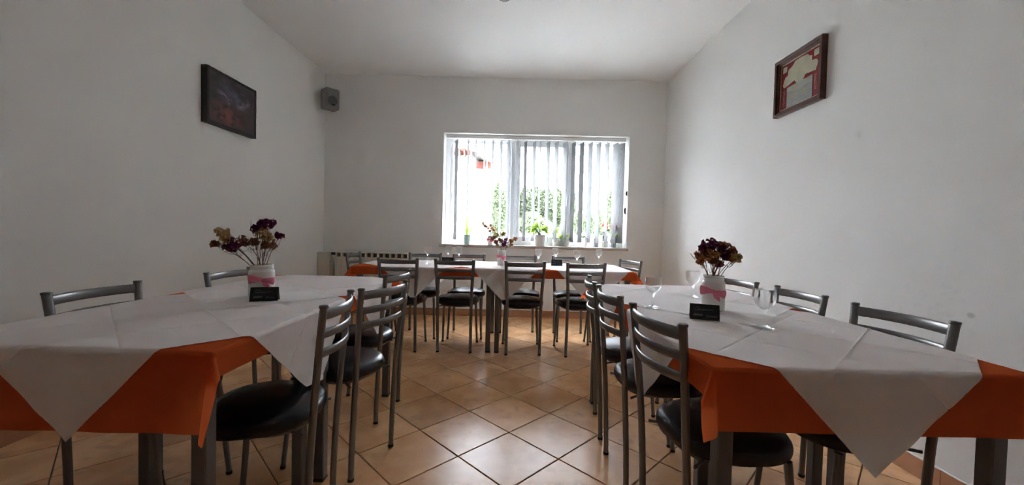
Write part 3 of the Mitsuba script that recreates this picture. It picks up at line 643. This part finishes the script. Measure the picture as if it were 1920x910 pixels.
for side, u0 in ((0, .055), (1, .885)):
    for q in range(7):
        v = .07+.052*q+.01*side if side == 0 else .14+.047*q
        k_ = (q*3+side) % 4
        ticks += [flat_poly([(u0, v), (u0+.045, v), (u0+.045, v+.008), (u0, v+.008)], .0108, '', ''), flat_poly([(u0, v), (u0+.010, v), (u0+.010, v+.030), (u0, v+.030)], .0110, '', '')]
        if k_ in (1, 2): ticks.append(flat_poly([(u0+.010, v+.022), (u0+.04, v+.022), (u0+.04, v+.030), (u0+.010, v+.030)], .0112, '', ''))
        if k_ == 3: ticks.append(flat_poly([(u0+.034, v+.008), (u0+.044, v+.008), (u0+.044, v+.03), (u0+.034, v+.03)], .0112, '', ''))
add('framed_poster__lettering', cat_(ticks), 'frame_lip'); tag('framed_poster__lettering', 'pale letters running down both red margins')
# ceiling detector
tag('ceiling_detector', 'round white detector on the ceiling at the top of the picture', 'smoke detector')
add('ceiling_detector__base', at(lathe([(0, -.012), (.072, -.012), (.080, -.006), (.080, 0), (0, 0)], 40), -.12, 3.27, HC), 'white_paint', smooth=40)
add('ceiling_detector__cap', at(lathe([(0, -.034), (.030, -.034), (.048, -.028), (.052, -.012), (0, -.012)], 40), -.12, 3.27, HC), 'speaker_grey', smooth=40)

# ------------------------------------------------------------------ window sill plants
SZ = WZ0 + .0015
def pot(key, x, y, r0, r1, h, m, z=SZ):
    add(key+'__pot', at(lathe([(0, 0), (r0*.96, 0), (r0, .004), (r1, h-.006), (r1+.002, h), (r1-.004, h), (r1-.006, h-.014), (r0-.006, .012), (0, .012)], 32), x, y, z), m, smooth=40)
    add(key+'__soil', at(trimesh.creation.cylinder(r1-.008, .006, sections=24), x, y, z+h-.018), 'soil')
def blade(base, tip, w, bend, rng):
    base, tip = np.array(base), np.array(tip); n = 8; t = np.linspace(0, 1, n)
    d = tip-base; s = np.cross(d, rng.normal(size=3)); s /= np.linalg.norm(s); o = np.cross(d, s); o /= np.linalg.norm(o)
    c = base+d*t[:, None]+o*(bend*np.sin(t*math.pi))[:, None]
    ww = w*np.sin(np.clip(t*.92+.08, 0, 1)*math.pi)**.7
    V = np.vstack([c-s*ww[:, None], c+o*(ww*.25)[:, None], c+s*ww[:, None]]); F = []
    for k_ in range(2):
        for i in range(n-1): F += [[k_*n+i, k_*n+i+1, (k_+1)*n+i+1], [k_*n+i, (k_+1)*n+i+1, (k_+1)*n+i]]
    return trimesh.Trimesh(V, np.array(F), process=False)
def leafy(key, x, y, z, n, spread, h, w, m, seed, L=.05):
    rng = np.random.default_rng(seed)
    stems = []
    for q in range(n):
        a = rng.uniform(0, 2*np.pi); rr = spread*math.sqrt(rng.uniform(.05, 1)); top = np.array([x+rr*math.cos(a), y+rr*.6*math.sin(a), z+h*rng.uniform(.45, 1)*(1-.35*rr/spread)])
        stems.append(tube(smooth_path([(x, y, z-.01), ((x+top[0])/2, (y+top[1])/2, z+(top[2]-z)*.6), top], 6), .0014, n=5))
        d = np.array([math.cos(a), .6*math.sin(a), rng.uniform(-.5, .5)]); d /= np.linalg.norm(d)
        add(key+'__leaf'+(f'_{q:03d}' if q else ''), blade(top, top+d*L*rng.uniform(.7, 1.2), w*rng.uniform(.8, 1.2), .006, rng), m, smooth=True)
    add(key+'__stem', cat_(stems), 'leaf_mid', smooth=True)
k = 'spiky_potted_plant'; X0, Y0 = -.585, 5.035
pot(k, X0, Y0, .040, .043, .120, 'mint'); rng = np.random.default_rng(3)
for q, (dx, h, w) in enumerate(((-.03, .21, .011), (-.008, .25, .013), (.012, .17, .012), (-.05, .17, .009), (.02, .13, .01), (.11, .24, .010), (.085, .16, .009))):
    add(k+'__leaf'+(f'_{q:03d}' if q else ''), blade((X0+dx*.2, Y0, SZ+.10), (X0+dx, Y0+rng.uniform(-.02, .02), SZ+.115+h), w, .01, rng), 'leaf_light', smooth=True)
tag(k, 'spiky green plant in a mint green pot, left on the window sill', 'potted plant')
k = 'leafy_potted_plant'; pot(k, .335, 5.035, .060, .066, .142, 'pot_white'); leafy(k, .335, 5.035, SZ+.13, 46, .085, .17, .021, 'leaf_light', 5)
tag(k, 'light green leafy plant in a large white pot at the middle of the window sill', 'potted plant')
k = 'leafy_potted_plant_001'; pot(k, .555, 5.165, .040, .048, .085, 'pot_white'); leafy(k, .52, 5.165, SZ+.075, 22, .06, .19, .019, 'leaf_light', 6)
tag(k, 'small bushy green plant behind the blind, right of the large white pot', 'potted plant')
k = 'leafy_potted_plant_002'; pot(k, .70, 5.165, .036, .044, .080, 'pot_white'); leafy(k, .665, 5.165, SZ+.07, 14, .04, .11, .019, 'leaf_light', 8)
tag(k, 'low green plant in a small white pot behind the blind, near the window centre post', 'potted plant')
k = 'red_flowering_plant'; pot(k, 1.190, 5.165, .038, .046, .085, 'pot_white'); add(k+'__inner_pot', at(lathe([(0, .08), (.030, .08), (.036, .15), (.031, .15), (.028, .10), (0, .10)], 24), 1.190, 5.165, SZ), 'dark_plastic', smooth=40)
leafy(k, 1.190, 5.165, SZ+.14, 12, .03, .11, .013, 'leaf_mid', 9)
rng = np.random.default_rng(4)
for q, (dx, dz) in enumerate(((-.01, .285), (.012, .255), (.0, .32), (.02, .30))): add(k+'__flower_head'+(f'_{q:03d}' if q else ''), head_mesh((1.185+dx, 5.16, SZ+dz), .018, rng, 16, .015), 'fl_red')
tag(k, 'red flowering plant in a white pot behind the blind, at the right of the sill', 'potted plant')
k = 'red_flowering_plant_001'; pot(k, 1.305, 5.165, .033, .037, .125, 'pot_grey'); leafy(k, 1.305, 5.165, SZ+.11, 10, .025, .09, .012, 'leaf_light', 10)
for q, (dx, dz) in enumerate(((-.005, .235), (.012, .265), (.005, .29))): add(k+'__flower_head'+(f'_{q:03d}' if q else ''), head_mesh((1.305+dx, 5.16, SZ+dz), .016, rng, 14, .014), 'fl_red')
tag(k, 'red flowering plant in a grey pot, rightmost on the sill', 'potted plant')
for (x, r, h, m, lab) in ((.945, .032, .110, 'pot_white', 'tall white planter without flowers behind the blind, right of the window centre post'), (1.075, .036, .105, 'pot_grey', 'grey cup shaped pot with yellow leaves behind the blind, left of the red flowers')):
    k = num('sill_pot'); pot(k, x, 5.165, r*.85, r, h, m); leafy(k, x, 5.165, SZ+h-.015, 10, .03, .06, .012, 'leaf_light' if m == 'pot_grey' else 'leaf_mid', int(x*100)); tag(k, lab, 'potted plant')
SX = -.292
vase(SX, 5.035, SZ, .036, .115, 'white jar vase with pink ribbon on the window sill, behind the table bouquet', .8)
bouquet(SX, 5.035, SZ+.115, [(-.09, .155, .018, 'ochre'), (-.075, .125, .016, 'ochre'), (-.055, .115, .018, 'purple'), (-.025, .095, .02, 'ochre'), (.02, .10, .02, 'ochre'), (.04, .075, .018, 'rust'), (-.01, .06, .016, 'brown'), (.0, .13, .014, 'ochre')], 'dried ochre and lilac flowers in the jar on the window sill', 14, .9)

# ------------------------------------------------------------------ outside
add('ground_outside', bx(-40, 40, 5.36, 90, -1.2, -.9), 'asphalt'); tag('ground_outside', kind='structure')
tag('white_house', 'white house with red loggia and blue paned window, seen at the left through the blind', 'house')
HY = 22.0; s_ = HY/744.6
def hx(px): return (px-950)*s_
def hz(py): return CAM_H+(437-py)*s_
add('white_house__wall', cat_([bx(-11, hx(907), HY, HY+9, -.9, hz(322)), bx(-11, hx(872), HY, HY+9, hz(322), hz(296)), bx(hx(872), hx(905), HY+1.4, HY+9, hz(322), hz(300))]), 'house_white')
add('white_house__loggia', bx(hx(872), hx(906), HY+1.3, HY+1.42, hz(322), hz(299)), 'house_red')
add('white_house__loggia_railing', cat_([bx(hx(870), hx(908), HY-.05, HY, hz(324), hz(321))]+[bx(hx(x), hx(x)+.06, HY-.05, HY+.01, hz(322), hz(300)) for x in (873, 897, 905)]), 'house_white')
add('white_house__loggia_door', bx(hx(888), hx(894), HY+1.24, HY+1.30, hz(322), hz(309)), 'win_glass')
rf = trimesh.convex.convex_hull(np.array([(hx(868), HY-.5, hz(283)), (hx(909), HY-.5, hz(301)), (hx(868), HY+5, hz(283)), (hx(909), HY+5, hz(301)), (hx(868), HY-.5, hz(290)), (hx(909), HY-.5, hz(303)), (hx(868), HY+5, hz(290)), (hx(909), HY+5, hz(303))]))
add('white_house__porch_roof', rf, 'roof_grey')
add('white_house__roof', trimesh.convex.convex_hull(np.array([(-11, HY-.7, hz(288)), (hx(866), HY-.7, hz(288)), (-11, HY-.7, hz(284)), (hx(866), HY-.7, hz(286)), (-11, HY+4.5, hz(255)), (hx(850), HY+4.5, hz(255)), (-11, HY+9, hz(288)), (hx(866), HY+9, hz(288))])), 'roof_red')
for q, x in enumerate((841, 847, 856, 869)):
    add('white_house__bracket'+(f'_{q:03d}' if q else ''), bx(hx(x), hx(x)+.07, HY-.6, HY, hz(300 if q < 3 else 320), hz(289)), 'dark_wood')
def house_window(key, xa, xb, ya, yb, y, cols, fm, gm, fw_=.07):
    X0_, X1_, Z0_, Z1_ = xa, xb, ya, yb
    add(key, cat_([rect_frame(X0_, X1_, Z0_, Z1_, fw_, y-.06, y, .004)] + [bx(X0_+(X1_-X0_)*c_/cols-.03, X0_+(X1_-X0_)*c_/cols+.03, y-.05, y, Z0_+fw_, Z1_-fw_) for c_ in range(1, cols)]), fm)
    for c_ in range(cols):
        a_ = X0_+(X1_-X0_)*c_/cols+fw_*.6; b_ = X0_+(X1_-X0_)*(c_+1)/cols-fw_*.6
        add(key+'__pane'+(f'_{c_:03d}' if c_ else ''), bx(a_, b_, y-.03, y-.02, Z0_+fw_, Z1_-fw_), gm)
house_window('white_house__window', hx(871), hx(906.5), hz(374), hz(346), HY, 2, 'win_frame', 'win_glass', .08)
house_window('white_house__window_001', hx(880), hx(905), hz(425), hz(397), HY, 3, 'pvc', 'win_dark')
tag('small_house', 'low white house with a row of small windows, seen at the right through the blind', 'house')
H2 = 30.0; t_ = H2/744.6
def gx(px): return (px-950)*t_
def gz(py): return CAM_H+(440-py)*t_
add('small_house__wall', bx(gx(1066), gx(1128), H2, H2+8, -.9, gz(352)), 'house_white')
add('small_house__roof', trimesh.convex.convex_hull(np.array([(gx(1062), H2-.6, gz(353)), (gx(1132), H2-.6, gz(353)), (gx(1062), H2+8.5, gz(353)), (gx(1132), H2+8.5, gz(353)), (gx(1066), H2+4, gz(345)), (gx(1128), H2+4, gz(345))])), 'house_white')
for q, x in enumerate((1069, 1084, 1099, 1115)): house_window('small_house__window'+(f'_{q:03d}' if q else ''), gx(x), gx(x+6.5), gz(372), gz(359), H2, 1, 'pvc', 'win_dark', .05)
def tree(key, px, py_top, Y, rx, ztop, zbot, n, m, seed, label, lsz=.16):
    rng = np.random.default_rng(seed); X = (px-950)/744.6*Y
    add(key+'__trunk', tube([(X, Y, -.9), (X+.05, Y, (zbot+ztop)/2), (X, Y, ztop-.4)], [.16, .11, .04], n=8), 'bark', smooth=True)
    cz, hz_ = (ztop+zbot)/2, (ztop-zbot)/2
    d = rng.normal(size=(n, 3)); d /= np.linalg.norm(d, axis=1, keepdims=True)
    r_ = rng.uniform(.35, 1, n)**.5*(0.72+.5*meshkit.fbm(d*2.2+seed, 3, seed))
    c = np.array([X, Y, cz])+d*r_[:, None]*[rx, rx, hz_]
    a = rng.normal(size=(n, 3)); a /= np.linalg.norm(a, axis=1, keepdims=True); b = np.cross(a, rng.normal(size=(n, 3))); b /= np.linalg.norm(b, axis=1, keepdims=True)
    s1 = lsz*rng.uniform(.6, 1.3, n)[:, None]
    V = np.stack([c-a*s1, c+b*s1*.5, c+a*s1, c-b*s1*.5], 1).reshape(-1, 3); i = np.arange(n)*4
    add(key+'__foliage', trimesh.Trimesh(V, np.vstack([np.c_[i, i+1, i+2], np.c_[i, i+2, i+3]]), process=False), m); tag(key+'__foliage', kind='stuff')
    tag(key, label, 'tree')
def zz_(py, Y): return CAM_H+(438-py)/744.6*Y
for q, (px, y0_, y1_, Y, wpx, m, lab) in enumerate((
    (921, 348, 450, 20, 13, 'leaf_mid', 'pale green tree right beside the white house, through the blind'),
    (940, 352, 450, 28, 12, 'leaf_mid', 'tree second from the white house, behind the left window post'),
    (970, 354, 440, 30, 16, 'leaf_dark', 'dark tree behind the window, left of the large potted plant'),
    (990, 352, 420, 34, 18, 'leaf_dark', 'dark tree straight above the large potted plant, through the blind'),
    (1010, 354, 415, 32, 16, 'leaf_dark', 'dark tree right of the large potted plant, through the blind'),
    (1030, 350, 430, 34, 15, 'leaf_mid', 'mid green tree above the small bushy sill plant, through the blind'),
    (1052, 352, 430, 26, 11, 'leaf_dark', 'dark tree left of the small white house, through the blind'),
    (1137, 346, 440, 27, 15, 'leaf_mid', 'tree at the right end of the small white house, through the blind'))):
    tree('garden_tree'+(f'_{q:03d}' if q else ''), px, y0_, Y, wpx*Y/744.6, zz_(y0_, Y), zz_(y1_, Y), 2600, m, 20+q, lab, .22)
for q, (px, y0_, y1_, Y, wpx, lab) in enumerate(((1072, 398, 440, 18.5, 10, 'green shrub before the small white house, below its leftmost window'), (1090, 396, 440, 16, 10, 'green shrub before the small white house, below its second window'),
    (1106, 392, 440, 17, 10, 'green shrub before the small white house, above the grey sill pot'), (985, 400, 440, 16, 24, 'low shrub outside behind the large potted plant'))):
    tree('garden_shrub'+(f'_{q:03d}' if q else ''), px, y0_, Y, wpx*Y/744.6, zz_(y0_, Y), zz_(y1_, Y), 1500, 'leaf_mid', 40+q, lab, .12)
    labels['garden_shrub'+(f'_{q:03d}' if q else '')]['category'] = 'shrub'
